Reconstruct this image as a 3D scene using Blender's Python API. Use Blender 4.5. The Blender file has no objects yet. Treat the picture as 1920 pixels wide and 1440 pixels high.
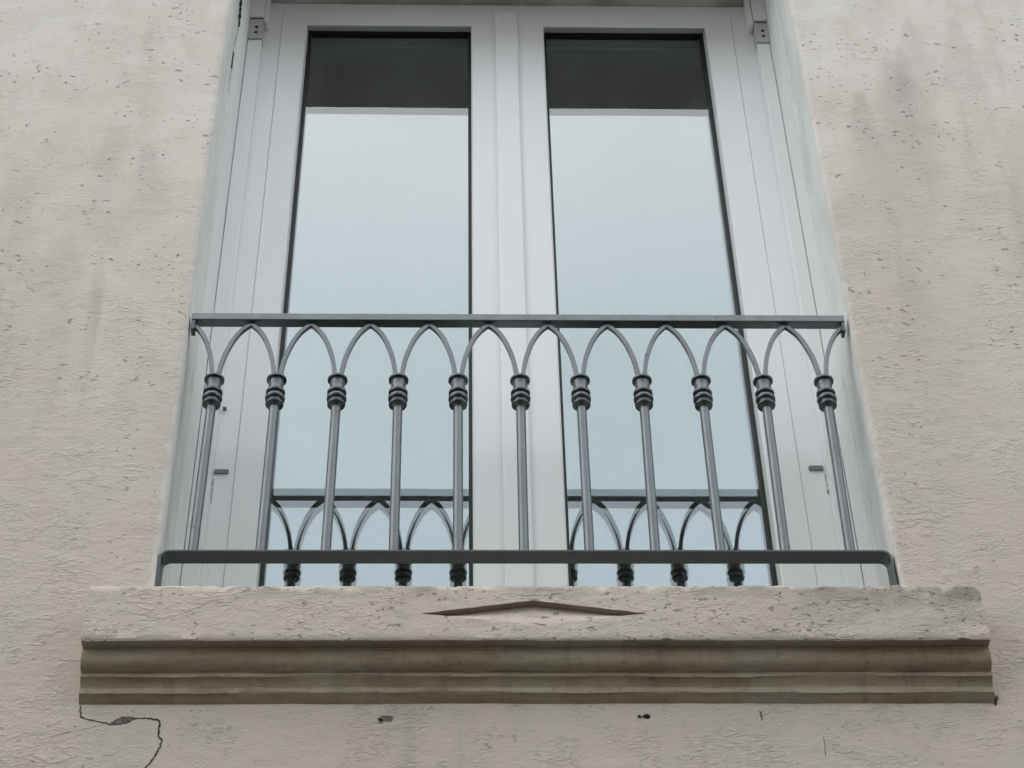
import bpy, bmesh, math, random
from mathutils import Vector, Matrix, noise
random.seed(4)
S = bpy.context.scene
COL = S.collection

# ------------------------------------------------------------------ camera
F, CX, CY, CZ, YAW, PIT, ROL = 3704.55, -0.11092, -2.59663, -2.60592, 0.03684, 0.75734, -0.02261
cam = bpy.data.objects.new('camera', bpy.data.cameras.new('camera'))
COL.objects.link(cam)
f = Vector((math.sin(YAW)*math.cos(PIT), math.cos(YAW)*math.cos(PIT), math.sin(PIT)))
r = Vector((math.cos(YAW), -math.sin(YAW), 0)); u = r.cross(f)
r2 = r*math.cos(ROL)+u*math.sin(ROL); u2 = u*math.cos(ROL)-r*math.sin(ROL)
cam.matrix_world = Matrix(((r2.x, u2.x, -f.x, CX), (r2.y, u2.y, -f.y, CY), (r2.z, u2.z, -f.z, CZ), (0, 0, 0, 1)))
cam.data.sensor_width = 36; cam.data.lens = F/1920*36
cam.data.clip_start = .05; cam.data.clip_end = 500
S.camera = cam

# ------------------------------------------------------------------ world and sun
SUN = Vector((-.66, -.36, .66)).normalized()         # direction towards the veiled sun
W = bpy.data.worlds.new('World'); S.world = W; W.use_nodes = True
nt = W.node_tree; N = nt.nodes; L = nt.links
bg = N['Background']; bg.inputs['Strength'].default_value = .1
sky = N.new('ShaderNodeTexSky'); sky.sky_type = 'NISHITA'; sky.sun_disc = False
sky.sun_elevation = math.asin(SUN.z); sky.sun_rotation = math.atan2(SUN.x, SUN.y)
tc = N.new('ShaderNodeTexCoord'); sp = N.new('ShaderNodeSeparateXYZ'); L.new(tc.outputs['Generated'], sp.inputs[0])
cr = N.new('ShaderNodeValToRGB'); L.new(sp.outputs['Z'], cr.inputs[0])   # thin cloud veil, brighter overhead
CL = [(0.0, (.84, .84, .84)), (.35, (.76, .78, .80)), (.60, (.64, .74, .82)), (.70, (.695, .79, .85)), (.79, (.93, .96, .985)), (.87, (1.32, 1.29, 1.27)), (1.0, (1.40, 1.36, 1.33))]
cr.color_ramp.elements[1].position = 1; cr.color_ramp.elements[0].color = (*CL[0][1], 1); cr.color_ramp.elements[1].color = (*CL[-1][1], 1)
for p_, c_ in CL[1:-1]: cr.color_ramp.elements.new(p_).color = (*c_, 1)
mp = N.new('ShaderNodeMapping'); mp.inputs['Scale'].default_value = (2.2, 2.2, 3.5); L.new(tc.outputs['Generated'], mp.inputs[0])
nz = N.new('ShaderNodeTexNoise'); nz.inputs['Scale'].default_value = 1.6; nz.inputs['Detail'].default_value = 3; L.new(mp.outputs[0], nz.inputs[0])
mr = N.new('ShaderNodeMapRange'); mr.inputs[1].default_value = .3; mr.inputs[2].default_value = .7
mr.inputs[3].default_value = 22.5; mr.inputs[4].default_value = 25.5; L.new(nz.outputs['Fac'], mr.inputs[0])
ml = N.new('ShaderNodeVectorMath'); ml.operation = 'SCALE'; L.new(cr.outputs[0], ml.inputs[0]); L.new(mr.outputs[0], ml.inputs['Scale'])
mx = N.new('ShaderNodeMix'); mx.data_type = 'RGBA'; mx.inputs[0].default_value = .88
L.new(sky.outputs[0], mx.inputs[6]); L.new(ml.outputs[0], mx.inputs[7]); L.new(mx.outputs[2], bg.inputs['Color'])
sl = bpy.data.lights.new('sun', 'SUN'); sl.energy = .5; sl.angle = math.radians(50); sl.color = (1, .96, .9)
so = bpy.data.objects.new('sun', sl); COL.objects.link(so); so.rotation_euler = SUN.to_track_quat('Z', 'Y').to_euler()
S.render.engine = 'CYCLES'
S.view_settings.view_transform = 'Standard'; S.view_settings.look = 'None'
S.view_settings.gamma = 1; S.view_settings.exposure = 0
S.cycles.max_bounces = 10; S.cycles.transparent_max_bounces = 16; S.cycles.glossy_bounces = 6; S.cycles.diffuse_bounces = 5

# ------------------------------------------------------------------ material helpers
class G:
    def __init__(s, name):
        s.m = bpy.data.materials.new(name); s.m.use_nodes = True
        s.n = s.m.node_tree.nodes; s.l = s.m.node_tree.links
        s.b = s.n['Principled BSDF']; s.pos = s.n.new('ShaderNodeNewGeometry').outputs['Position']
    def put(s, sock, v):
        if hasattr(v, 'node'): s.l.new(v, sock)
        else: sock.default_value = v
    def sep(s):
        x = s.n.new('ShaderNodeSeparateXYZ'); s.l.new(s.pos, x.inputs[0]); return x.outputs
    def noise(s, scale, stretch=(1, 1, 1), detail=3, rough=.5, off=(0, 0, 0), dist=0):
        m = s.n.new('ShaderNodeMapping'); m.inputs['Scale'].default_value = stretch; m.inputs['Location'].default_value = off
        s.l.new(s.pos, m.inputs[0]); t = s.n.new('ShaderNodeTexNoise'); s.l.new(m.outputs[0], t.inputs[0])
        t.inputs['Scale'].default_value = scale; t.inputs['Detail'].default_value = detail; t.inputs['Roughness'].default_value = rough
        t.inputs['Distortion'].default_value = dist
        return t.outputs['Fac']
    def rng(s, v, a, b, c=0., d=1., smooth=True):
        m = s.n.new('ShaderNodeMapRange'); m.interpolation_type = 'SMOOTHSTEP' if smooth else 'LINEAR'
        s.put(m.inputs[0], v); m.inputs[1].default_value = a; m.inputs[2].default_value = b
        m.inputs[3].default_value = c; m.inputs[4].default_value = d
        return m.outputs[0]
    def mt(s, op, a, b=0., c=0.):
        m = s.n.new('ShaderNodeMath'); m.operation = op
        s.put(m.inputs[0], a); s.put(m.inputs[1], b); s.put(m.inputs[2], c); return m.outputs[0]
    def mix(s, fac, a, b):
        m = s.n.new('ShaderNodeMix'); m.data_type = 'RGBA'
        s.put(m.inputs[0], fac); s.put(m.inputs[6], a if hasattr(a, 'node') else (*a, 1)); s.put(m.inputs[7], b if hasattr(b, 'node') else (*b, 1))
        return m.outputs[2]
    def bump(s, h, dist, strength=1.):
        b = s.n.new('ShaderNodeBump'); b.inputs['Distance'].default_value = dist; b.inputs['Strength'].default_value = strength
        s.l.new(h, b.inputs['Height']); s.l.new(b.outputs[0], s.b.inputs['Normal'])
    def fin(s, col, rough=.8, metal=0., spec=.5):
        s.put(s.b.inputs['Base Color'], col if hasattr(col, 'node') else (*col, 1)); s.put(s.b.inputs['Roughness'], rough)
        s.b.inputs['Metallic'].default_value = metal; s.b.inputs['Specular IOR Level'].default_value = spec
        return s.m

def ridge(g, n, w):            # thin lines along the mid level of a noise
    return g.rng(g.mt('ABSOLUTE', g.mt('SUBTRACT', n, .5)), 0, w, 1, 0)

ZT = 1.290
def plaster(name, sill=False):
    g = G(name); X, Y, Z = g.sep()
    hz = g.rng(Z, -.95, .95)                                   # cleaner render higher up
    base = g.mix(hz, (.56, .495, .43), (.765, .725, .672))
    big = g.noise(2.2, (1, 1, .6), 4, .55)
    base = g.mix(g.rng(big, .35, .7, 0, .36), base, (.48, .42, .36))
    blo = g.noise(14, (1, 1, .8), 3, .5, (3, 1, 2))
    base = g.mix(g.rng(blo, .42, .66, 0, .22), base, (.51, .48, .42))
    warm = g.noise(9, (1, 1, 1), 2, .5, (8, 4, 0))
    base = g.mix(g.rng(warm, .5, .7, 0, .20), base, (.60, .49, .43))
    # run-off streaks down the face
    st = g.noise(9, (1, .1, .10), 3, .6, (1.7, 0, .4))
    stm = g.mt('MULTIPLY', g.rng(st, .52, .72), g.rng(g.noise(2.3, (1, 1, 1.2), 2, .5, (5, 5, 5)), .42, .62))
    base = g.mix(g.mt('MULTIPLY', stm, .46), base, (.36, .33, .29))
    if not sill:
        for (sx, sz, w0, ln, am) in ((.805, .80, .018, .60, .46), (.865, .95, .008, .34, .26), (.838, .84, .008, .42, .34), (.723, .69, .010, .50, .38),
                                     (.960, .95, .012, .4, .28), (1.000, .40, .012, .5, .36), (.745, .17, .012, .5, .2),
                                     (-.807, .56, .018, .5, .22), (-.732, .50, .02, .45, .26), (-.87, .22, .03, .5, .2), (-.98, .45, .02, .4, .18)):
            d = g.mt('SUBTRACT', sz, Z)                       # distance below the start
            wob = g.mt('MULTIPLY', g.mt('SUBTRACT', g.noise(7, (1, 1, 1), 3, .6, (sx*9, 0, 0)), .5), .05)
            wd = g.mt('ADD', g.mt('MULTIPLY', g.mt('MAXIMUM', d, 0), .16), w0)
            q = g.mt('DIVIDE', g.mt('ADD', g.mt('SUBTRACT', X, sx), wob), wd)
            ga = g.rng(g.mt('ABSOLUTE', q), .35, 1.3, 1, 0)
            fa = g.mt('MULTIPLY', g.rng(d, -.004, .02), g.rng(d, .12, ln, 1, 0))
            base = g.mix(g.mt('MULTIPLY', g.mt('MULTIPLY', ga, fa), am*.60), base, (.30, .28, .25))
    # crinkles left by the trowel, short and mostly level; pits
    crk = g.noise(44, (.48, .6, 1.25), 4, .55, (0, 0, 0), .5)
    zone = g.rng(g.noise(7, (1, 1, 1.3), 3, .5, (2, 7, 1)), .44, .60)
    rd = g.mt('MULTIPLY', g.mt('MULTIPLY', ridge(g, crk, .07), zone), g.rng(g.noise(30, (.7, 1, 1.2), 2, .5, (8, 8, 2)), .46, .60))
    crk2 = g.noise(75, (.55, .6, 1.2), 3, .5, (4, 1, 3), .3)
    z2 = g.rng(g.noise(15, (1, 1, 1), 3, .5, (6, 2, 9)), .50, .60)
    rd2 = g.mt('MULTIPLY', ridge(g, crk2, .05), z2)
    pit = g.noise(88, (.75, 1, 1.15), 3, .55, (9, 9, 9))
    pz = g.rng(g.noise(10, (1, 1, 1), 2, .5, (1, 3, 8)), .45, .62)
    pt = g.mt('MULTIPLY', g.rng(pit, .61 if sill else .64, .67 if sill else .70), g.mt('MULTIPLY', g.rng(g.noise(13, (1, 1, 1), 2, .5, (1, 3, 8)), .40, .55), g.rng(X, -.75, .5, .55, 1)) if sill else g.mt('MULTIPLY', pz, g.rng(Z, -.9, .6, .35, 1)))
    fine = g.noise(210, (.7, 1, 1.2), 4, .6)
    h = g.mt('MULTIPLY', g.mt('ADD', g.mt('MULTIPLY', rd, .32), g.mt('MULTIPLY', rd2, .24)), g.rng(Z, -.9, .9, 1, .30))
    h = g.mt('ADD', h, g.mt('MULTIPLY', fine, .34))
    h = g.mt('ADD', h, g.mt('MULTIPLY', g.noise(24, (.7, 1, 1.15), 5, .6, (7, 7, 7)), g.rng(Z, -.9, .6, 1.3, .45)))
    h = g.mt('SUBTRACT', h, g.mt('MULTIPLY', pt, 1.5))
    base = g.mix(g.mt('MULTIPLY', pt, .50), base, (.19, .155, .13))
    # darker tone along the small hollows
    dl = g.mt('MULTIPLY', g.rng(crk, .500, .545, 1, 0), g.mt('MULTIPLY', g.rng(crk, .43, .500), zone))
    base = g.mix(g.mt('MULTIPLY', dl, .10), base, (.22, .20, .17))
    base = g.mix(g.mt('MULTIPLY', rd2, .07), base, (.25, .22, .19))
    if sill:
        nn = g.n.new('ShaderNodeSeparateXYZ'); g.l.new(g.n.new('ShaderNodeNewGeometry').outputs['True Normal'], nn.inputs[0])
        low = g.mt('MAXIMUM', g.rng(Z, -.778, -.774, 1, 0), g.mt('MULTIPLY', g.mt('LESS_THAN', nn.outputs[2], -.6), .9))  # moulding stain below; its tone also paints shade onto downward-facing faces
        stain_shade = g.mix(g.rng(g.noise(3.5, (1, 1, 8), 4, .6), .35, .68), (.30, .225, .15), (.38, .325, .25))
        stain_shade = g.mix(g.rng(g.noise(16, (.35, 1, 2), 3, .6, (3, 3, 3)), .5, .75, 0, .5), stain_shade, (.20, .16, .11))
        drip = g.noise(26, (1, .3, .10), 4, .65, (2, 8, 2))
        stain_shade = g.mix(g.rng(drip, .50, .70, 0, .45), stain_shade, (.19, .16, .12))
        stain_shade = g.mix(g.rng(g.noise(5, (1, 1, 1), 4, .6, (9, 2, 2)), .45, .7, 0, .5), stain_shade, (.36, .36, .28))
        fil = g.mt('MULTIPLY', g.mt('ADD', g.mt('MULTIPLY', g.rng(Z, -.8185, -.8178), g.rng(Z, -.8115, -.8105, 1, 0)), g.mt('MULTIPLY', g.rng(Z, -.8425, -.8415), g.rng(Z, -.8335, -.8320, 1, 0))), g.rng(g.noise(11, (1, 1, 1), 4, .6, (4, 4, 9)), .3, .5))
        stain_shade = g.mix(g.mt('MULTIPLY', fil, .42), stain_shade, (.46, .41, .33))
        stain_shade = g.mix(g.rng(g.noise(120, (.5, 1, 1.2), 4, .65, (6, 6, 6)), .5, .75, 0, .45), stain_shade, (.15, .12, .085))
        base = g.mix(low, base, stain_shade)
        ts = g.mt('MULTIPLY', g.rng(Z, -.70, -.67), g.rng(g.noise(20, (.5, 1, 1), 4, .6, (1, 1, 5)), .42, .58))
        base = g.mix(g.mt('MULTIPLY', ts, .6), base, (.27, .26, .235))
        te = g.mt('MULTIPLY', g.rng(X, .35, .70), g.mt('MULTIPLY', g.rng(Z, -.735, -.68), g.rng(g.noise(24, (.7, 1, 1.2), 5, .65, (8, 1, 5)), .38, .58)))
        base = g.mix(g.mt('MULTIPLY', te, .8), base, (.22, .22, .20))
        rs = g.mt('MULTIPLY', g.rng(X, .05, .55), g.rng(g.noise(9, (.5, 1, 1.3), 4, .6, (5, 1, 5)), .38, .65))
        base = g.mix(g.mt('MULTIPLY', rs, .5), base, (.27, .24, .185))
        fac = g.mt('MULTIPLY', low, -1.); h = g.mt('MULTIPLY', h, g.mt('ADD', g.mt('MULTIPLY', fac, .7), 1.))
    else:
        # the grey-white paint of the reveal laps unevenly round the corner
        ax = g.mt('ABSOLUTE', g.mt('SUBTRACT', X, .002))
        e = g.mt('ADD', ax, g.mt('MULTIPLY', g.mt('SUBTRACT', g.noise(34, (1, 1, .9), 5, .62, (2, 2, 2)), .5), .020))
        low = g.rng(Z, -.66, -.1, .001, -.001)
        inn = g.mt('MULTIPLY', g.rng(g.mt('SUBTRACT', e, low), .612, .625, 1, 0), g.mt('GREATER_THAN', Z, -.675))
        inn = g.mt('MAXIMUM', inn, g.mt('GREATER_THAN', Y, -.004))
        pc = g.mix(g.rng(g.noise(12, (1, 1, .4), 4, .6, (4, 2, 2)), .35, .7), (.75, .765, .74), (.65, .665, .635))
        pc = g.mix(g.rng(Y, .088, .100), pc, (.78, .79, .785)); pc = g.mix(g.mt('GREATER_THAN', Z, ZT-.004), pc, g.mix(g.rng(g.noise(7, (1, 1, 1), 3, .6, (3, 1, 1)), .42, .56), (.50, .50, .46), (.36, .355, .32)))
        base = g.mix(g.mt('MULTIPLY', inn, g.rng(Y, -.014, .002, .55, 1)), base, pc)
        h = g.mt('MULTIPLY', h, g.mt('ADD', g.mt('MULTIPLY', inn, -.72), 1.))
    g.bump(h, .0029)
    return g.fin(base, .93, 0, .25)

def pvc(name, col=(.825, .85, .86)):
    g = G(name)
    c = g.mix(g.rng(g.noise(5, (1, 1, .3), 4, .6), .4, .75, 0, .25), col, tuple(v*.86 for v in col))
    d = g.rng(g.noise(60, (1, 1, .12), 3, .6, (2, 2, 2)), .62, .78, 0, .12)
    c = g.mix(d, c, (.45, .45, .42))
    g.bump(g.noise(9, (1, 1, .5), 2), .0012)
    return g.fin(c, g.rng(g.noise(30), .3, .7, .30, .42), 0, .5)

def paint_metal(name, col=(.150, .160, .165), metal=.88, ro=.30):
    g = G(name)
    sc = g.noise(40, (1, 1, .5), 4, .6)
    c = g.mix(g.rng(sc, .45, .7, 0, .35), col, tuple(v*.75 for v in col))
    ch = g.rng(g.noise(75, (1, 1, .7), 3, .6, (5, 2, 7)), .70, .73)
    c = g.mix(g.mt('MULTIPLY', ch, .7), c, (.07, .05, .04))
    g.bump(g.noise(130, (1, 1, 1), 3, .5), .0003)
    return g.fin(c, g.rng(g.noise(60, (1, 1, .4), 3, .6, (1, 1, 1)), .3, .7, ro, ro+.13), metal, .5)

def plain(name, col, ro=.8, var=.15, sc=20):
    g = G(name)
    c = g.mix(g.rng(g.noise(sc, (1, 1, 1), 4, .6), .35, .7), col, tuple(v*(1-var) for v in col))
    g.bump(g.noise(sc*4), .0006)
    return g.fin(c, ro)

def glass(name, refl, tint=(.93, .96, .95)):
    m = bpy.data.materials.new(name); m.use_nodes = True; n = m.node_tree.nodes; l = m.node_tree.links
    n.remove(n['Principled BSDF']); out = n['Material Output']
    gl = n.new('ShaderNodeBsdfGlossy'); gl.inputs['Roughness'].default_value = .0
    gl.inputs['Color'].default_value = (1, .995, 1, 1)
    tr = n.new('ShaderNodeBsdfTransparent'); tr.inputs['Color'].default_value = (*tint, 1)
    # slight waviness of float glass
    ge = n.new('ShaderNodeNewGeometry'); t = n.new('ShaderNodeTexNoise'); t.inputs['Scale'].default_value = 3.0; t.inputs['Detail'].default_value = 1
    l.new(ge.outputs['Position'], t.inputs[0]); b = n.new('ShaderNodeBump'); b.inputs['Distance'].default_value = .0006
    l.new(t.outputs['Fac'], b.inputs['Height']); l.new(b.outputs[0], gl.inputs['Normal'])
    mx = n.new('ShaderNodeMixShader'); mx.inputs[0].default_value = refl; l.new(tr.outputs[0], mx.inputs[1]); l.new(gl.outputs[0], mx.inputs[2])
    l.new(mx.outputs[0], out.inputs['Surface'])
    return m
def clear(name):
    m = bpy.data.materials.new(name); m.use_nodes = True; n = m.node_tree.nodes; l = m.node_tree.links
    n.remove(n['Principled BSDF']); tr = n.new('ShaderNodeBsdfTransparent'); tr.inputs['Color'].default_value = (.97, .985, .98, 1)
    l.new(tr.outputs[0], n['Material Output'].inputs['Surface']); return m

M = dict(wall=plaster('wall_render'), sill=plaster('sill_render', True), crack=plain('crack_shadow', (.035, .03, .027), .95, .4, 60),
         spall=plain('bare_render', (.20, .165, .15), .95, .4, 90),
         pvc=pvc('white_frame'), pvc2=pvc('guide_white', (.79, .81, .815)), gasket=plain('black_gasket', (.016, .018, .018), .55),
         iron=paint_metal('grey_paint'), collar=paint_metal('collar_paint', (.105, .113, .117), .88, .27), bar=paint_metal('dark_grey_paint', (.085, .098, .098), .7, .34),
         cap=plain('grey_plastic', (.17, .175, .19), .5), bracket=plain('aged_white', (.50, .515, .51), .5), hole=plain('hole_dark', (.02, .02, .02), .9),
         g1=glass('outer_glass', .165), g2=glass('inner_glass', .235), clear=clear('glass_body'),
         room=plain('room_paint', (.88, .90, .86), .9, .1, 3), floor=plain('room_floor', (.42, .36, .30), .5, .3, 8),
         road=plain('asphalt', (.055, .055, .055), .9, .25, 3), owall=plain('far_wall', (.42, .39, .34), .9, .15, 1),
         tile=plain('roof_tile', (.24, .12, .08), .8, .3, 2), glassdark=plain('far_window', (.03, .035, .04), .1), alu=plain('aerial_metal', (.10, .10, .10), .4))

# ------------------------------------------------------------------ object helpers
def mesh(name, verts, faces, mats, parent=None, midx=None, smooth=False, bevel=0, seg=2):
    me = bpy.data.meshes.new(name); me.from_pydata([tuple(v) for v in verts], [], faces)
    mats = mats if isinstance(mats, (list, tuple)) else [mats]
    for m in mats: me.materials.append(m)
    if midx: me.polygons.foreach_set('material_index', midx)
    if smooth: me.polygons.foreach_set('use_smooth', [True]*len(me.polygons))
    me.update(); o = bpy.data.objects.new(name, me); COL.objects.link(o)
    if parent: o.parent = parent
    if bevel:
        b = o.modifiers.new('bevel', 'BEVEL'); b.width = bevel; b.segments = seg; b.limit_method = 'ANGLE'; b.angle_limit = math.radians(40)
        b.harden_normals = False
    return o
class MB:
    def __init__(s): s.v = []; s.f = []; s.i = []
    def add(s, vs, fs, mi=0):
        k = len(s.v); s.v += [tuple(v) for v in vs]; s.f += [tuple(a+k for a in q) for q in fs]; s.i += [mi]*len(fs)
    def box(s, x0, x1, y0, y1, z0, z1, mi=0):
        s.add([(x0, y0, z0), (x1, y0, z0), (x1, y1, z0), (x0, y1, z0), (x0, y0, z1), (x1, y0, z1), (x1, y1, z1), (x0, y1, z1)],
              [(0, 3, 2, 1), (4, 5, 6, 7), (0, 1, 5, 4), (1, 2, 6, 5), (2, 3, 7, 6), (3, 0, 4, 7)], mi)
    def sweep(s, pts, prof, close=False, mi=0):
        """prof(k, p) -> list of 3D points of the closed section at path point k"""
        n = None; base = len(s.v)
        for k, p in enumerate(pts):
            q = prof(k, p); n = len(q); s.v += [tuple(a) for a in q]
        m = len(pts); fs = []
        for k in range(m-1 + (1 if close else 0)):
            k2 = (k+1) % m
            for j in range(n):
                j2 = (j+1) % n; fs.append((base+k*n+j, base+k*n+j2, base+k2*n+j2, base+k2*n+j))
        if not close:
            fs.append(tuple(base+j for j in range(n))[::-1]); fs.append(tuple(base+(m-1)*n+j for j in range(n)))
        s.f += fs; s.i += [mi]*len(fs)
    def lathe(s, prof, cx=0, cy=0, seg=40, mi=0):
        base = len(s.v)
        for (rr, z) in prof:
            for j in range(seg):
                a = 2*math.pi*j/seg; s.v.append((cx+rr*math.cos(a), cy+rr*math.sin(a), z))
        for k in range(len(prof)-1):
            for j in range(seg):
                j2 = (j+1) % seg; s.f.append((base+k*seg+j, base+k*seg+j2, base+(k+1)*seg+j2, base+(k+1)*seg+j)); s.i.append(mi)
        s.f.append(tuple(base+j for j in range(seg))[::-1]); s.i.append(mi)
        s.f.append(tuple(base+(len(prof)-1)*seg+j for j in range(seg))); s.i.append(mi)
    def build(s, name, mats, parent=None, bevel=0, smooth=False, seg=2):
        return mesh(name, s.v, s.f, mats, parent, s.i, smooth, bevel, seg)
def fixn(o):
    bm = bmesh.new(); bm.from_mesh(o.data); bmesh.ops.recalc_face_normals(bm, faces=bm.faces); bm.to_mesh(o.data); bm.free(); return o
def smooth_angle(o, deg=35):
    bm = bmesh.new(); bm.from_mesh(o.data)
    for q in bm.faces: q.smooth = True
    for e in bm.edges:
        if len(e.link_faces) == 2 and e.calc_face_angle(0) > math.radians(deg): e.smooth = False
    bm.to_mesh(o.data); bm.free(); return o
def empty(name, label, cat, loc=(0, 0, 0)):
    o = bpy.data.objects.new(name, None); COL.objects.link(o); o.location = loc; o.empty_display_size = .1
    o['label'] = label; o['category'] = cat; return o
def nf(a, b, c, s=1.): return noise.noise(Vector((a*s, b*s, c*s)))

WY = -.02                      # wall face
XL, XR = -.6135, .6165         # reveals
ZT, ZS = 1.290, -.6635          # soffit and sill top
GND = -4.15

# ------------------------------------------------------------------ the ground
mesh('street', [(-60, -60, GND), (60, -60, GND), (60, 60, GND), (-60, 60, GND)], [(0, 1, 2, 3)], M['road'])['kind'] = 'structure'

# ------------------------------------------------------------------ the house
house = empty('house', 'beige rendered house front with a tall white window and a moulded sill', 'house', (0, 0, GND))
hinv = Matrix.Translation((0, 0, -GND))
def hp(o):                     # parent to the house keeping world coordinates
    o.parent = house; o.location = (0, 0, -GND); return o

b = MB()
# wall sheets round the opening, flush with the jittered corner strips
CO = .030                      # width of the corner strip on the face
def quad(x0, z0, x1, z1): b.add([(x0, WY, z0), (x1, WY, z0), (x1, WY, z1), (x0, WY, z1)], [(0, 1, 2, 3)])
quad(-4.2, GND, XL-CO, 3.0); quad(XR+CO, GND, 4.2, 3.0); quad(XL-CO, GND, XR+CO, -.70); quad(XL-CO, ZT+CO, XR+CO, 3.0)
b.add([(-4.2, WY, 3.0), (4.2, WY, 3.0), (4.2, .30, 3.0), (-4.2, .30, 3.0)], [(0, 1, 2, 3)])
for xx in (-4.2, 4.2): b.add([(xx, WY, GND), (xx, .30, GND), (xx, .30, 3.0), (xx, WY, 3.0)], [(0, 1, 2, 3)])
# corner profile: distance along face, rounding, reveal depth
RD = .009
def corner(side):
    xr = XL if side < 0 else XR
    cols = []; IN = .0118 if side < 0 else .0072
    NZ = 420
    for k in range(NZ+1):
        z = -.70+(ZT+.70)*k/NZ
        row = []; xz = xr+(.0075*max(0, min(1, (.35-z)/1.0)) if side < 0 else 0)
        w = nf(z, side*3, 0, 7)*.0016+nf(z, side, 5, 28)*.0011+nf(z, side, 9, 75)*.0007
        for (dx, dy, amt) in ((CO, 0, 0), (.020, 0, .1), (RD+.003, 0, .5), (RD*.62, RD*.10, .9), (RD*.29, RD*.29, 1), (RD*.08, RD*.62, 1), (0, RD, .9), (0, .022, .5), (0, .05, .3), (0, .1082, .3), (-.0048, .1088, .5), (-.0062, .120, .9), (-IN*.8, .135, .9), (-IN, .150, .6), (-IN, .18, .4), (-IN, .30, 0)):
            j = w*amt+nf(z*60, dx*90+side*7, dy*90, 1)*.0007*amt
            d = (1 if side > 0 else -1)
            row.append(((xz if dx < .021 and dy < .12 else xr)+d*dx+d*j*.8, WY+dy+(j*.6 if dy < .03 else 0), z))
        cols.append(row)
    n = len(cols[0]); vs = [p for r_ in cols for p in r_]; fs = []
    for k in range(NZ):
        for j in range(n-1):
            q = (k*n+j, k*n+j+1, (k+1)*n+j+1, (k+1)*n+j); fs.append(q if side < 0 else q[::-1])
    b.add(vs, fs)
corner(-1); corner(1)
# lintel soffit with its rounded edge
NX = 60; rows = []
for k in range(NX+1):
    x = XL-.0+(XR-XL)*k/NX; w = nf(x, 1, 1, 9)*.0012
    rows.append([(x, WY, ZT+CO), (x, WY, ZT+.006+w), (x, WY+.0018, ZT+.0018+w), (x, WY+.006, ZT+w), (x, .06, ZT), (x, .30, ZT)])
n = 6; b.add([p for r_ in rows for p in r_], [(k*n+j, (k+1)*n+j, (k+1)*n+j+1, k*n+j+1) for k in range(NX) for j in range(n-1)])
b.add([(XL-CO, WY, ZT), (XL, WY, ZT), (XL, WY, ZT+CO), (XL-CO, WY, ZT+CO)], [(0, 1, 2, 3)])
b.add([(XR, WY, ZT), (XR+CO, WY, ZT), (XR+CO, WY, ZT+CO), (XR, WY, ZT+CO)], [(0, 1, 2, 3)])
# cracks: thin broken lips of dark render
def ribbon(pts, wid, plane='y', seed=0, mi=1, off=.0006):
    P = []
    for i in range(len(pts)-1):
        for t in range(6):
            a = t/6; P.append([pts[i][0]*(1-a)+pts[i+1][0]*a, pts[i][1]*(1-a)+pts[i+1][1]*a])
    P.append(list(pts[-1]))
    for i, p in enumerate(P):
        p[0] += nf(i*.9, seed, 2)*.0028; p[1] += nf(i*.9, seed, 7)*.0028
    vs = []
    for i, p in enumerate(P):
        a = P[max(i-1, 0)]; c = P[min(i+1, len(P)-1)]; tx, tz = c[0]-a[0], c[1]-a[1]; ln = math.hypot(tx, tz) or 1
        w = wid*(.55+.75*abs(nf(i*.5, seed, 11)*1.6))*(.25 if i in (0, len(P)-1) else 1)/2
        for s_ in (-1, 1):
            q = (p[0]-tz/ln*w*s_, p[1]+tx/ln*w*s_)
            vs.append((q[0], WY-off, q[1]) if plane == 'y' else (XL+.0012, q[0], q[1]))
    b.add(vs, [(2*i, 2*i+1, 2*i+3, 2*i+2) for i in range(len(P)-1)], mi)
ck = [(-.6954, -.856), (-.6937, -.8677), (-.6916, -.8775), (-.6804, -.8819), (-.651, -.8883), (-.6449, -.8912), (-.6223, -.8893), (-.6155, -.8845),
      (-.6071, -.8796), (-.5908, -.8797), (-.5741, -.8821), (-.5702, -.8846), (-.5696, -.902), (-.5692, -.9136), (-.563, -.9184), (-.5649, -.9308), (-.5711, -.9488), (-.5778, -.961), (-.5848, -.9704), (-.60, -1.01), (-.59, -1.08)]
ribbon(ck[:10], .0026, seed=1); ribbon(ck[9:], .0032, seed=2); ribbon([(-.651, -.8883), (-.672, -.896), (-.700, -.902), (-.735, -.915)], .0007, seed=12, mi=2)
ribbon([(-.6449, -.8893), (-.637, -.8830), (-.6295, -.8776), (-.6156, -.8777), (-.6072, -.8790)], .0018, seed=3)
b.add([(x, WY-.0004, z) for x, z in ((-.6449, -.8905), (-.637, -.8832), (-.6295, -.8776), (-.6156, -.8777), (-.6092, -.8796), (-.6186, -.8856), (-.6304, -.8898))], [tuple(range(7))[::-1]], 2)
def step_crack(pts, wid, seed):
    vs = []
    for i in range(len(pts)*6-5):
        k, t = divmod(i, 6); p = pts[k]; q = pts[min(k+1, len(pts)-1)]; x = p[0]+(q[0]-p[0])*t/6; z = p[1]+(q[1]-p[1])*t/6
        w = wid*(.55+.9*abs(nf(i*.6, seed, 3)*1.5)); x += nf(i*.7, seed, 8)*.0012
        vs += [(x-w/2, CKY, z), (x+w/2, CKY, z)]
    b.add(vs, [(2*i, 2*i+1, 2*i+3, 2*i+2) for i in range(len(vs)//2-1)], 1)
CKY = .0870
step_crack([(XL+.003, 1.28), (XL+.0028, 1.15), (XL+.0045, 1.09), (XL+.0065, 1.035)], .0062, 4)
step_crack([(XL+.0065, 1.035), (XL+.0035, 1.00), (XL+.0012, .965)], .0015, 5)
step_crack([(XL+.0016, .945), (XL+.0014, .915), (XL+.0018, .885)], .0036, 6)
step_crack([(XL+.0018, .885), (XL+.0022, .80)], .0008, 7)
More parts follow.
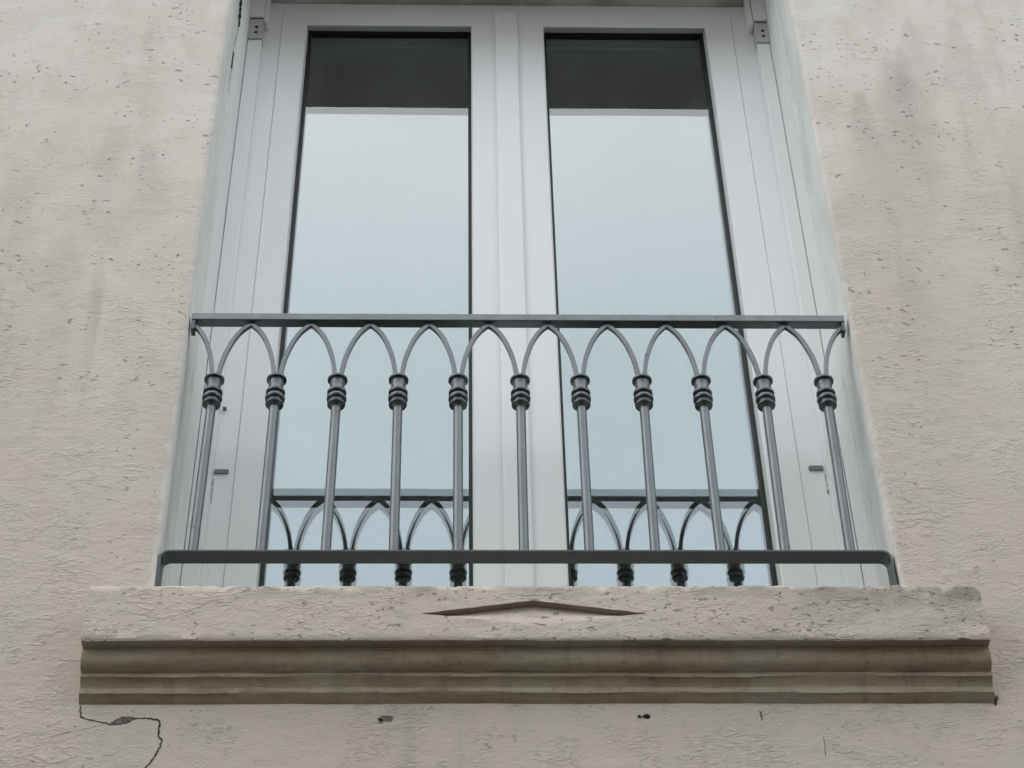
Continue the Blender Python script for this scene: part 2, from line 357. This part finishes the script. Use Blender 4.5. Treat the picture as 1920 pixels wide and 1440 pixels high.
ribbon([(.3585, -.868), (.360, -.876), (.3605, -.886)], .0022, seed=6); ribbon([(.452, -.915), (.4525, -.93), (.451, -.95)], .0010, seed=7)
def spall(cx, cz, w, h, mi, seed, y=WY-.0005):
    vs = []
    for k in range(22):
        a = 2*math.pi*k/22; rr = 1+.55*nf(math.cos(a)*1.5, math.sin(a)*1.5, seed)
        vs.append((cx+w*rr*math.cos(a), y, cz+h*rr*math.sin(a)))
    b.add(vs, [tuple(range(22))], mi)
spall(-.222, -.8810, .0125, .0055, 2, 1); spall(-.2305, -.8855, .0035, .004, 2, 2)
spall(.1815, -.8772, .006, .004, 1, 3); spall(.1700, -.8775, .0025, .0025, 1, 4); spall(.1745, -.8795, .009, .0022, 2, 9)
spall(.7305, -.8500, .0035, .009, 1, 5); spall(.7345, -.8440, .005, .004, 2, 6)
wall = hp(b.build('wall', [M['wall'], M['crack'], M['spall']]))
smooth_angle(wall, 30)

# ---- sill: columns of one profile swept along x, with the cut diamond in its face
FY = -.080
XA, XB = -.6972, .7262
tipL, tipR, topx, ztip, ztop, zbot = -.1695, .1868, .008, -.7240, -.6985, -.7440
def notch(x):
    if x <= tipL or x >= tipR: return ztip, ztip-.0004, 0
    t = (x-tipL)/(topx-tipL) if x < topx else (tipR-x)/(tipR-topx)
    return ztip+(ztop-ztip)*t, ztip-.0004+(zbot-ztip)*t, .0145*min(1, t/.16)
mould = [(-.0785, -.7752, .4), (-.0585, -.7752, .3), (-.0580, -.7765, .3), (-.0590, -.7800, .5), (-.0603, -.7850, .6), (-.0606, -.7900, .7), (-.0600, -.7955, .8), (-.0580, -.8010, .9), (-.0540, -.8058, .9), (-.0480, -.8092, .7), (-.0425, -.8106, .5),
         (-.0420, -.8112, .5), (-.0428, -.8118, .8), (-.0428, -.8178, .8), (-.0400, -.8190, .4), (-.0362, -.8235, .3), (-.0335, -.8285, .3), (-.0322, -.8322, .4),
         (-.0326, -.8330, .8), (-.0326, -.8412, .8), (-.0305, -.8428, .4), (-.0262, -.8478, .3), (-.0225, -.8520, .3), (-.0195, -.8545, .2)]
xs = [XA+(XB-XA)*k/460 for k in range(461)]
for t_ in (tipL, tipR, topx): xs[min(range(461), key=lambda i: abs(xs[i]-t_))] = t_
cols = []
for x in xs:
    zt, zb, dp = notch(x)
    rough = .6+1.6*max(0, min(1, (x-.10)/.5))
    jt = (nf(x, 1, 3, 12)*.0022+nf(x, 7, 3, 45)*.0020+nf(x, 2, 9, 130)*.0014)*rough
    if x > .71: jt -= (x-.71)*.25
    jb = nf(x, 5, 1, 7)*.0022+nf(x, 5, 8, 60)*.0013
    c1 = max(0, nf(x, 3, 31, 38)-.22)*.013*(.6+rough*.4); c2 = max(0, nf(x, 8, 77, 30)-.34)*.012
    row = [(x, .0, ZS), (x, -.030, ZS+jt*.3), (x, FY+.014, ZS-.001+jt*.6), (x, FY+.004+c1*.5, ZS-.0035+jt-c1), (x, FY+.0005+c1*.6, ZS-.0085+jt-c1)]
    for k in range(1, 6):
        z = ZS-.0085+(zt-ZS+.0085)*k/6; row.append((x, FY+nf(x*22, z*22, 1)*.0008, z))
    nj = nf(x, 4, 4, 50)*.0007 if dp else 0
    row += [(x, FY, zt+nj), (x, FY+dp, zt-.0004+nj)]
    row += [(x, FY+dp*(1-k/4), zt-.0004+(zb-zt+.0004)*k/4) for k in (1, 2, 3)]
    row.append((x, FY, zb))
    for k in range(1, 5):
        z = zb+(-.7725-zb)*k/5; row.append((x, FY+nf(x*22, z*22, 1)*.0008, z))
    row += [(x, FY+.0002+c2*.5, -.7725+jb+c2*.6), (x, FY+.0016+c2, -.7748+jb+c2*.8)]
    for i, (y, z, a) in enumerate(mould):
        wv = nf(x*5, i//6*3.1, 2)*.0050*a+nf(x*17, i//5*3.1, 12)*.0030*a+nf(x*40, i//6*3.1, 5)*.0013*a+nf(x*110, i//4*3.1, 8)*.0006*a
        row.append((x+(i/24*.004 if x > .72 else (-i/24*.001 if x < -.69 else 0)), y, z+wv))
    row.append((x, .0, -.8550))
    cols.append(row)
b = MB(); n = len(cols[0])
b.add([p for r_ in cols for p in r_], [(k*n+j, k*n+j+1, (k+1)*n+j+1, (k+1)*n+j) for k in range(len(cols)-1) for j in range(n-1)])
m_ = len(b.v)
b.f += [tuple(range(n))[::-1], tuple(m_-n+j for j in range(n))]; b.i += [0, 0]
b.box(XL-.004, XR+.004, -.001, .30, ZS-.03, ZS-.002)
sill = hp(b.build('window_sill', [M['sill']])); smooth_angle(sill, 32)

# ---- interior room behind the glass
b = MB()
b.box(-2.2, -2.18, .31, 4.0, -1.0, 1.60); b.box(2.18, 2.2, .31, 4.0, -1.0, 1.60); b.box(-2.2, 2.2, 4.0, 4.02, -1.0, 1.60)
b.add([(-2.2, .31, -1), (XL, .31, -1), (XL, .31, 1.6), (-2.2, .31, 1.6), (XR, .31, -1), (2.2, .31, -1), (2.2, .31, 1.6), (XR, .31, 1.6),
       (XL, .31, ZT), (XR, .31, ZT), (XL, .31, ZS), (XR, .31, ZS)],
      [(0, 1, 2, 3), (4, 5, 6, 7), (8, 9, 7, 2), (1, 4, 11, 10)])
hp(b.build('room_wall', [M['room']]))
b = MB(); b.box(-2.2, 2.2, .31, 4.0, 1.60, 1.62); hp(b.build('ceiling', [M['room']]))
b = MB(); b.box(-2.2, 2.2, .31, 4.0, -1.02, -1.0); hp(b.build('room_floor', [M['floor']]))

# ------------------------------------------------------------------ the window
YF = .205; ZH = 1.254; ZB = -.666
b = MB()
FL0, FL1, FR0, FR1 = XL+.0045, -.5290, .5310, XR-.0045       # fixed frame legs
b.box(FL0, FL1, YF, .30, ZB, ZT-.0005); b.box(FR0, FR1, YF, .30, ZB, ZT-.0005)
b.box(FL1, FR0, YF+.001, .30, ZH, ZT-.0005); b.box(FL1, FR0, YF+.001, .30, ZB, -.635)
win = hp(b.build('window', [M['pvc']], bevel=.0012)); win['label'] = 'white framed double window'
def wp(o): o.parent = win; return o
# sashes: frame ring of stiles and rails with a sloped bead in front of the glass
def sash(x0, x1, gx0, gx1, flip):
    y0 = YF-.002; z0, z1 = -.632, ZH-.0025
    gz0, gz1 = -.560, 1.2045
    b = MB()
    def ring(a, c): return [(a[0], c, a[2]), (a[1], c, a[2]), (a[1], c, a[3]), (a[0], c, a[3])]
    def rect(x0, x1, z0, z1, y): return [(x0, y, z0), (x1, y, z0), (x1, y, z1), (x0, y, z1)]
    rings = [rect(x0, x1, z0, z1, .298), rect(x0, x1, z0, z1, y0+.0015), rect(x0+.0015, x1-.0015, z0+.0015, z1-.0015, y0),
             rect(gx0-.003, gx1+.003, gz0-.003, gz1+.003, y0), rect(gx0, gx1, gz0, gz1, y0+.003),
             rect(gx0+.0005, gx1-.0005, gz0+.001, gz1+.0235, y0+.036), rect(gx0-.004, gx1+.004, gz0-.004, gz1+.030, y0+.0425), rect(gx0-.012, gx1+.012, gz0-.012, gz1+.034, y0+.0430), rect(gx0-.012, gx1+.012, gz0-.012, gz1+.034, .298)]
    vs = [p for q in rings for p in q]
    fs = [(k*4+j, k*4+(j+1) % 4, (k+1)*4+(j+1) % 4, (k+1)*4+j) for k in range(len(rings)-1) for j in range(4)]
    fs += [((len(rings)-1)*4+j, (len(rings)-1)*4+(j+1) % 4, (j+1) % 4, j) for j in range(4)]
    b.add(vs, fs)
    o = wp(fixn(b.build('sash', [M['pvc']])));
    # gasket
    b = MB(); gw = .0075
    for (a0, a1, c0, c1) in ((gx0, gx0+gw, gz0, gz1+.0285), (gx1-gw, gx1, gz0, gz1+.0285), (gx0+gw, gx1-gw, gz1+.0235, gz1+.0285), (gx0+gw, gx1-gw, gz0, gz0+gw)):
        b.box(a0, a1, y0+.0385, .2505, c0, c1)
    b.box(gx0+.0005, gx0+gw-.001, .2507, .2600, gz0, gz1+.028); b.box(gx1-gw+.001, gx1-.0005, .2507, .2600, gz0, gz1+.028)
    b.box(gx0+gw, gx1-gw, .2507, .2600, gz1+.024, gz1+.028)
    wp(b.build('gasket', [M['gasket']]))
    # double glazing: two panes
    b = MB()
    for (y, mi) in ((.2510, 0), (.2622, 1)):
        b.box(gx0-.003, gx1+.003, y, y+.004, gz0-.003, gz1+.0315, 2); b.i[-4] = mi
    pn = wp(b.build('glass_pane', [M['g1'], M['g2'], M['clear']]))
    return o
s1 = sash(-.5286, -.0270, -.4705, -.0845, 0)
s2 = sash(.0222, .5306, .0855, .4675, 1)
b = MB(); b.box(-.0287, .0236, YF-.0095, YF-.0021, -.630, 1.2525); ast = wp(b.build('cover_strip', [M['pvc']], bevel=.003))
b = MB(); b.box(-.0265, .0217, YF-.0005, .28, -.6305, 1.2500); wp(b.build('meeting_stile', [M['pvc']]))
# shutter guides, end brackets and boxes
def guide(x0, x1, s_):
    b = MB(); b.box(x0, x1, .180, YF-.0005, ZB+.001, 1.1120); g_ = wp(b.build('shutter_guide', [M['pvc2']], bevel=.0015))
    b = MB(); b.box(x0-.0005, x1+.0005, .1755, YF-.0006, 1.1135, 1.1850); cx_ = (x0+x1)/2
    b.lathe([(.0001, 0), (.0001, 0)], cx_, .1, 4) if False else None
    for dz, rr in ((1.134, .0042), (1.154, .0046)):
        vs = []
        for k in range(16):
            a = 2*math.pi*k/16; q = rr*(1+.35*nf(math.cos(a), math.sin(a), dz*40)); vs.append((cx_+.002*s_+q*.9*math.cos(a), .1750, dz+q*1.15*math.sin(a)))
        b.add(vs, [tuple(range(16))], 1)
    b.box(x0+.001, x1-.001, .1757, .180, 1.1850, 1.1895, 1)
    wp(b.build('end_bracket', [M['bracket'], M['hole']]))
    b = MB(); b.box(x0-.001, x1+.001, .170, YF-.0006, 1.1900, ZT-.001); wp(b.build('guide_box', [M['pvc2']], bevel=.0015))
guide(-.6005, -.5690, 1); guide(.5790, .6080, 1)
for q0, q1 in ((-.5675, -.5590), (.5655, .5768)): b = MB(); b.box(q0, q1, .176, YF-.0007, 1.180, ZT-.001); wp(b.build('guide_fin', [M['pvc2']], bevel=.001))
# drain caps
def cap(x0, x1, z0, z1):
    b = MB(); y = YF-.0035; c = (z1-z0)*.3
    P = [(x0+c, z0), (x1-c, z0), (x1-c*.3, z0+c*.3), (x1, z0+c), (x1, z1-c), (x1-c*.3, z1-c*.3), (x1-c, z1), (x0+c, z1), (x0+c*.3, z1-c*.3), (x0, z1-c), (x0, z0+c), (x0+c*.3, z0+c*.3)]
    n = len(P); b.add([(p, y, q) for p, q in P]+[(p, YF+.001, q) for p, q in P], [tuple(range(n))]+[(j, j+n, (j+1) % n+n, (j+1) % n) for j in range(n)])
    wp(fixn(b.build('drain_cap', [M['cap']])))
cap(-.5670, -.5400, -.1885, -.1795); cap(.5478, .5755, -.1785, -.1680)
b = MB(); b.box(-.5640, -.5570, .198, YF-.0004, -.0268, -.0242); b.box(-.5632, -.5614, .198, YF-.0004, -.030, -.0235); wp(b.build('small_hook', [M['cap']]))

for sx, q0, q1 in ((.5766, -.1850, -.2380), (-.5672, -.200, -.262)):
    b = MB(); n = 14; vs = []
    for k in range(n+1):
        z = q0+(q1-q0)*k/n; w = .0009*(.3+abs(nf(k*.8, sx*9, 2))*2.4); x = sx+nf(k*.5, 4, sx*5)*.0012+(z-q0)*-.01
        vs += [(x-w, YF-.0006, z), (x+w, YF-.0006, z)]
    b.add(vs, [(2*k, 2*k+1, 2*k+3, 2*k+2) for k in range(n)]); wp(b.build('dirt_streak', [M['cap']]))

# ------------------------------------------------------------------ the railing
rail = empty('railing', 'dark grey metal railing of pointed arches and ringed balusters across the window', 'railing', (0, 0, -.549))
def rp(o): o.parent = rail; o.location = (0, 0, .549); return o
b = MB(); b.box(-.6070, .6090, -.0105, .0105, .0040, .0205); rp(b.build('top_rail', [M['iron']], bevel=.0012))
for x0, x1, z1 in ((-.6062, -.5990, .0028), (.6020, .6080, .0028)):
    b = MB(); b.box(x0, x1, -.0100, .0100, -.0200, z1); rp(b.build('end_plate', [M['bar']], bevel=.0008))
# bottom flat bar, bent down at both ends onto the sill
R_ = .016; T = .0040; path = []
xl, xr, zt = -.6065, .6130, -.5450
path += [(xl, -.668), (xl, zt-R_)] + [(xl+R_-R_*math.cos(a*math.pi/2/8), zt-R_+R_*math.sin(a*math.pi/2/8)) for a in range(1, 9)]
path += [(xl+(xr-xl)*k/20, zt) for k in range(1, 20)]
path += [(xr-R_+R_*math.sin(a*math.pi/2/8), zt-R_+R_*math.cos(a*math.pi/2/8)) for a in range(0, 9)] + [(xr, -.668)]
def nrm(k):
    a = path[max(k-1, 0)]; c = path[min(k+1, len(path)-1)]; tx, tz = c[0]-a[0], c[1]-a[1]; l_ = math.hypot(tx, tz); return (tz/l_, -tx/l_)
b = MB()
def sec(k, p):
    nx, nz_ = nrm(k); y0, y1 = -.0165, .0165
    return [(p[0], y0, p[1]), (p[0], y1, p[1]), (p[0]+nx*T, y1, p[1]+nz_*T), (p[0]+nx*T, y0, p[1]+nz_*T)]
b.sweep(path, sec); rp(smooth_angle(fixn(b.build('bottom_bar', [M['bar']], bevel=.0006)), 30))
# balusters: measured x at the collar and at the foot
BX = [-.5525, -.4405, -.3305, -.2205, -.1125, -.0005, .1085, .2210, .3285, .4415, .5525]
FX = [-.5545, -.4420, -.3330, -.2195, -.1120, -.0015, .1085, .2190, .3290, .4380, .5480]
cp = [(.0100, -.1385), (.0176, -.1390), (.0180, -.1398), (.0180, -.1428), (.0175, -.1436), (.0136, -.1442), (.0134, -.1450), (.0134, -.1690), (.0138, -.1700), (.0168, -.1705), (.0174, -.1715), (.0174, -.1745), (.0168, -.1758),
      (.0128, -.1768), (.0125, -.1785), (.0127, -.1815), (.0140, -.1828), (.0172, -.1838), (.0179, -.1855), (.0179, -.1888), (.0172, -.1906), (.0134, -.1918), (.0131, -.1935), (.0133, -.1965), (.0142, -.1980),
      (.0160, -.1990), (.0165, -.2005), (.0160, -.2030), (.0152, -.2040), (.0110, -.2052), (.0095, -.2075), (.0087, -.2080)]
b = MB(); b.lathe(cp[::-1], 0, 0, 48); proto = fixn(b.build('collar', [M['collar']])); smooth_angle(proto, 24)
cme = proto.data; bpy.data.objects.remove(proto)
for i in range(11):
    x, fx = BX[i], FX[i]
    b = MB(); zz = [-.2040, -.5452]
    b.sweep(zz, lambda k, z: [((x if k == 0 else fx)+.0086*math.cos(a*2*math.pi/40), .0086*math.sin(a*2*math.pi/40), z) for a in range(40)])
    t = rp(smooth_angle(fixn(b.build('baluster', [M['iron']])), 30))
    c = bpy.data.objects.new('collar', cme); COL.objects.link(c); c.parent = t; c.location = (x, 0, 0)
    c.rotation_euler.z = i*.7
# arches: square bars from foot to foot, meeting in a point under the rail
half = [(.0052, -.1415), (.0060, -.128), (.0080, -.110), (.0113, -.0895), (.0150, -.0735), (.0188, -.0610), (.0240, -.0455), (.0305, -.0310), (.0365, -.0205), (.0430, -.0120), (.0490, -.0055)]
def arch(xa, xb, end=None):
    mid = (xa+xb)/2; w = (xb-xa)/2/.055; P = []
    lhs = [(xa+a*w, z) for a, z in half]; rhs = [(xb-a*w, z) for a, z in half][::-1]
    if end == 'L': P = [(mid+.0015, -.0008)]+rhs
    elif end == 'R': P = lhs+[(mid-.0015, -.0008)]
    else: P = lhs+[(mid, -.0005)]+rhs
    # refine
    Q = []
    for i in range(len(P)-1):
        p0 = P[max(i-1, 0)]; p1 = P[i]; p2 = P[i+1]; p3 = P[min(i+2, len(P)-1)]
        apex = (not end) and (i == len(half) or i == len(half)-1)
        for t in (0, .25, .5, .75):
            if apex: Q.append((p1[0]*(1-t)+p2[0]*t, p1[1]*(1-t)+p2[1]*t)); continue
            q = [.5*(2*p1[k]+(p2[k]-p0[k])*t+(2*p0[k]-5*p1[k]+4*p2[k]-p3[k])*t*t+(3*p1[k]-p0[k]-3*p2[k]+p3[k])*t**3) for k in (0, 1)]
            Q.append(tuple(q))
    Q.append(P[-1]); b = MB(); h = .0041
    def s_(k, p):
        a = Q[max(k-1, 0)]; c = Q[min(k+1, len(Q)-1)]; tx, tz = c[0]-a[0], c[1]-a[1]; l_ = math.hypot(tx, tz); nx, nz_ = -tz/l_, tx/l_
        hh = h
        return [(p[0]-nx*hh, -h, p[1]-nz_*hh), (p[0]+nx*hh, -h, p[1]+nz_*hh), (p[0]+nx*hh, h, p[1]+nz_*hh), (p[0]-nx*hh, h, p[1]-nz_*hh)]
    b.sweep(Q, s_); rp(smooth_angle(fixn(b.build('arch', [M['iron']], bevel=.0011)), 40))
for i in range(10): arch(BX[i], BX[i+1])
arch(BX[0]-.106, BX[0], 'L'); arch(BX[10], BX[10]+.112, 'R')

# ------------------------------------------------------------------ the far side of the street, seen only mirrored
far = empty('opposite_house', 'pale house across the street with a tiled roof, mirrored in the window', 'house', (0, -10, GND))
def fp(o): o.parent = far; o.location = (0, 10, -GND); return o
b = MB(); b.box(-8, 10, -15, -10, GND, 6.8); fp(b.build('wall', [M['owall']]))
b = MB(); b.add([(-8.3, -9.6, 6.7), (10.3, -9.6, 6.7), (10.3, -15.4, 6.7), (-8.3, -15.4, 6.7), (-8.3, -12.5, 8.75), (10.3, -12.5, 8.75)],
                [(0, 1, 5, 4), (2, 3, 4, 5), (0, 4, 3), (1, 2, 5), (3, 2, 1, 0)]); fp(fixn(b.build('roof', [M['tile']])))
for zr in (-2.6, .2, 3.0):
    for xx in (-6, -3.4, -.8, 1.8, 4.4, 7.0):
        b = MB(); b.box(xx, xx+1.1, -10.03, -9.99, zr, zr+1.7); fp(b.build('window', [M['glassdark']]))
aer = empty('roof_aerial', 'thin dark aerial on the roof ridge, mirrored low in the right pane', 'aerial', (3.0, -12.5, 8.75))
b = MB(); b.box(-.012, .012, -.012, .012, -.05, .60); aer_m = b.build('mast', [M['alu']]); aer_m.parent = aer
b = MB()
for k, (xx, h_) in enumerate(((-.22, .34), (-.12, .2), (.10, .26), (.19, .12), (.27, .17))): b.box(xx-.008, xx+.008, -.01, .01, .18, .18+h_+.1)
b.box(-.25, .30, -.012, .012, .20, .225); q = b.build('rods', [M['alu']]); q.parent = aer
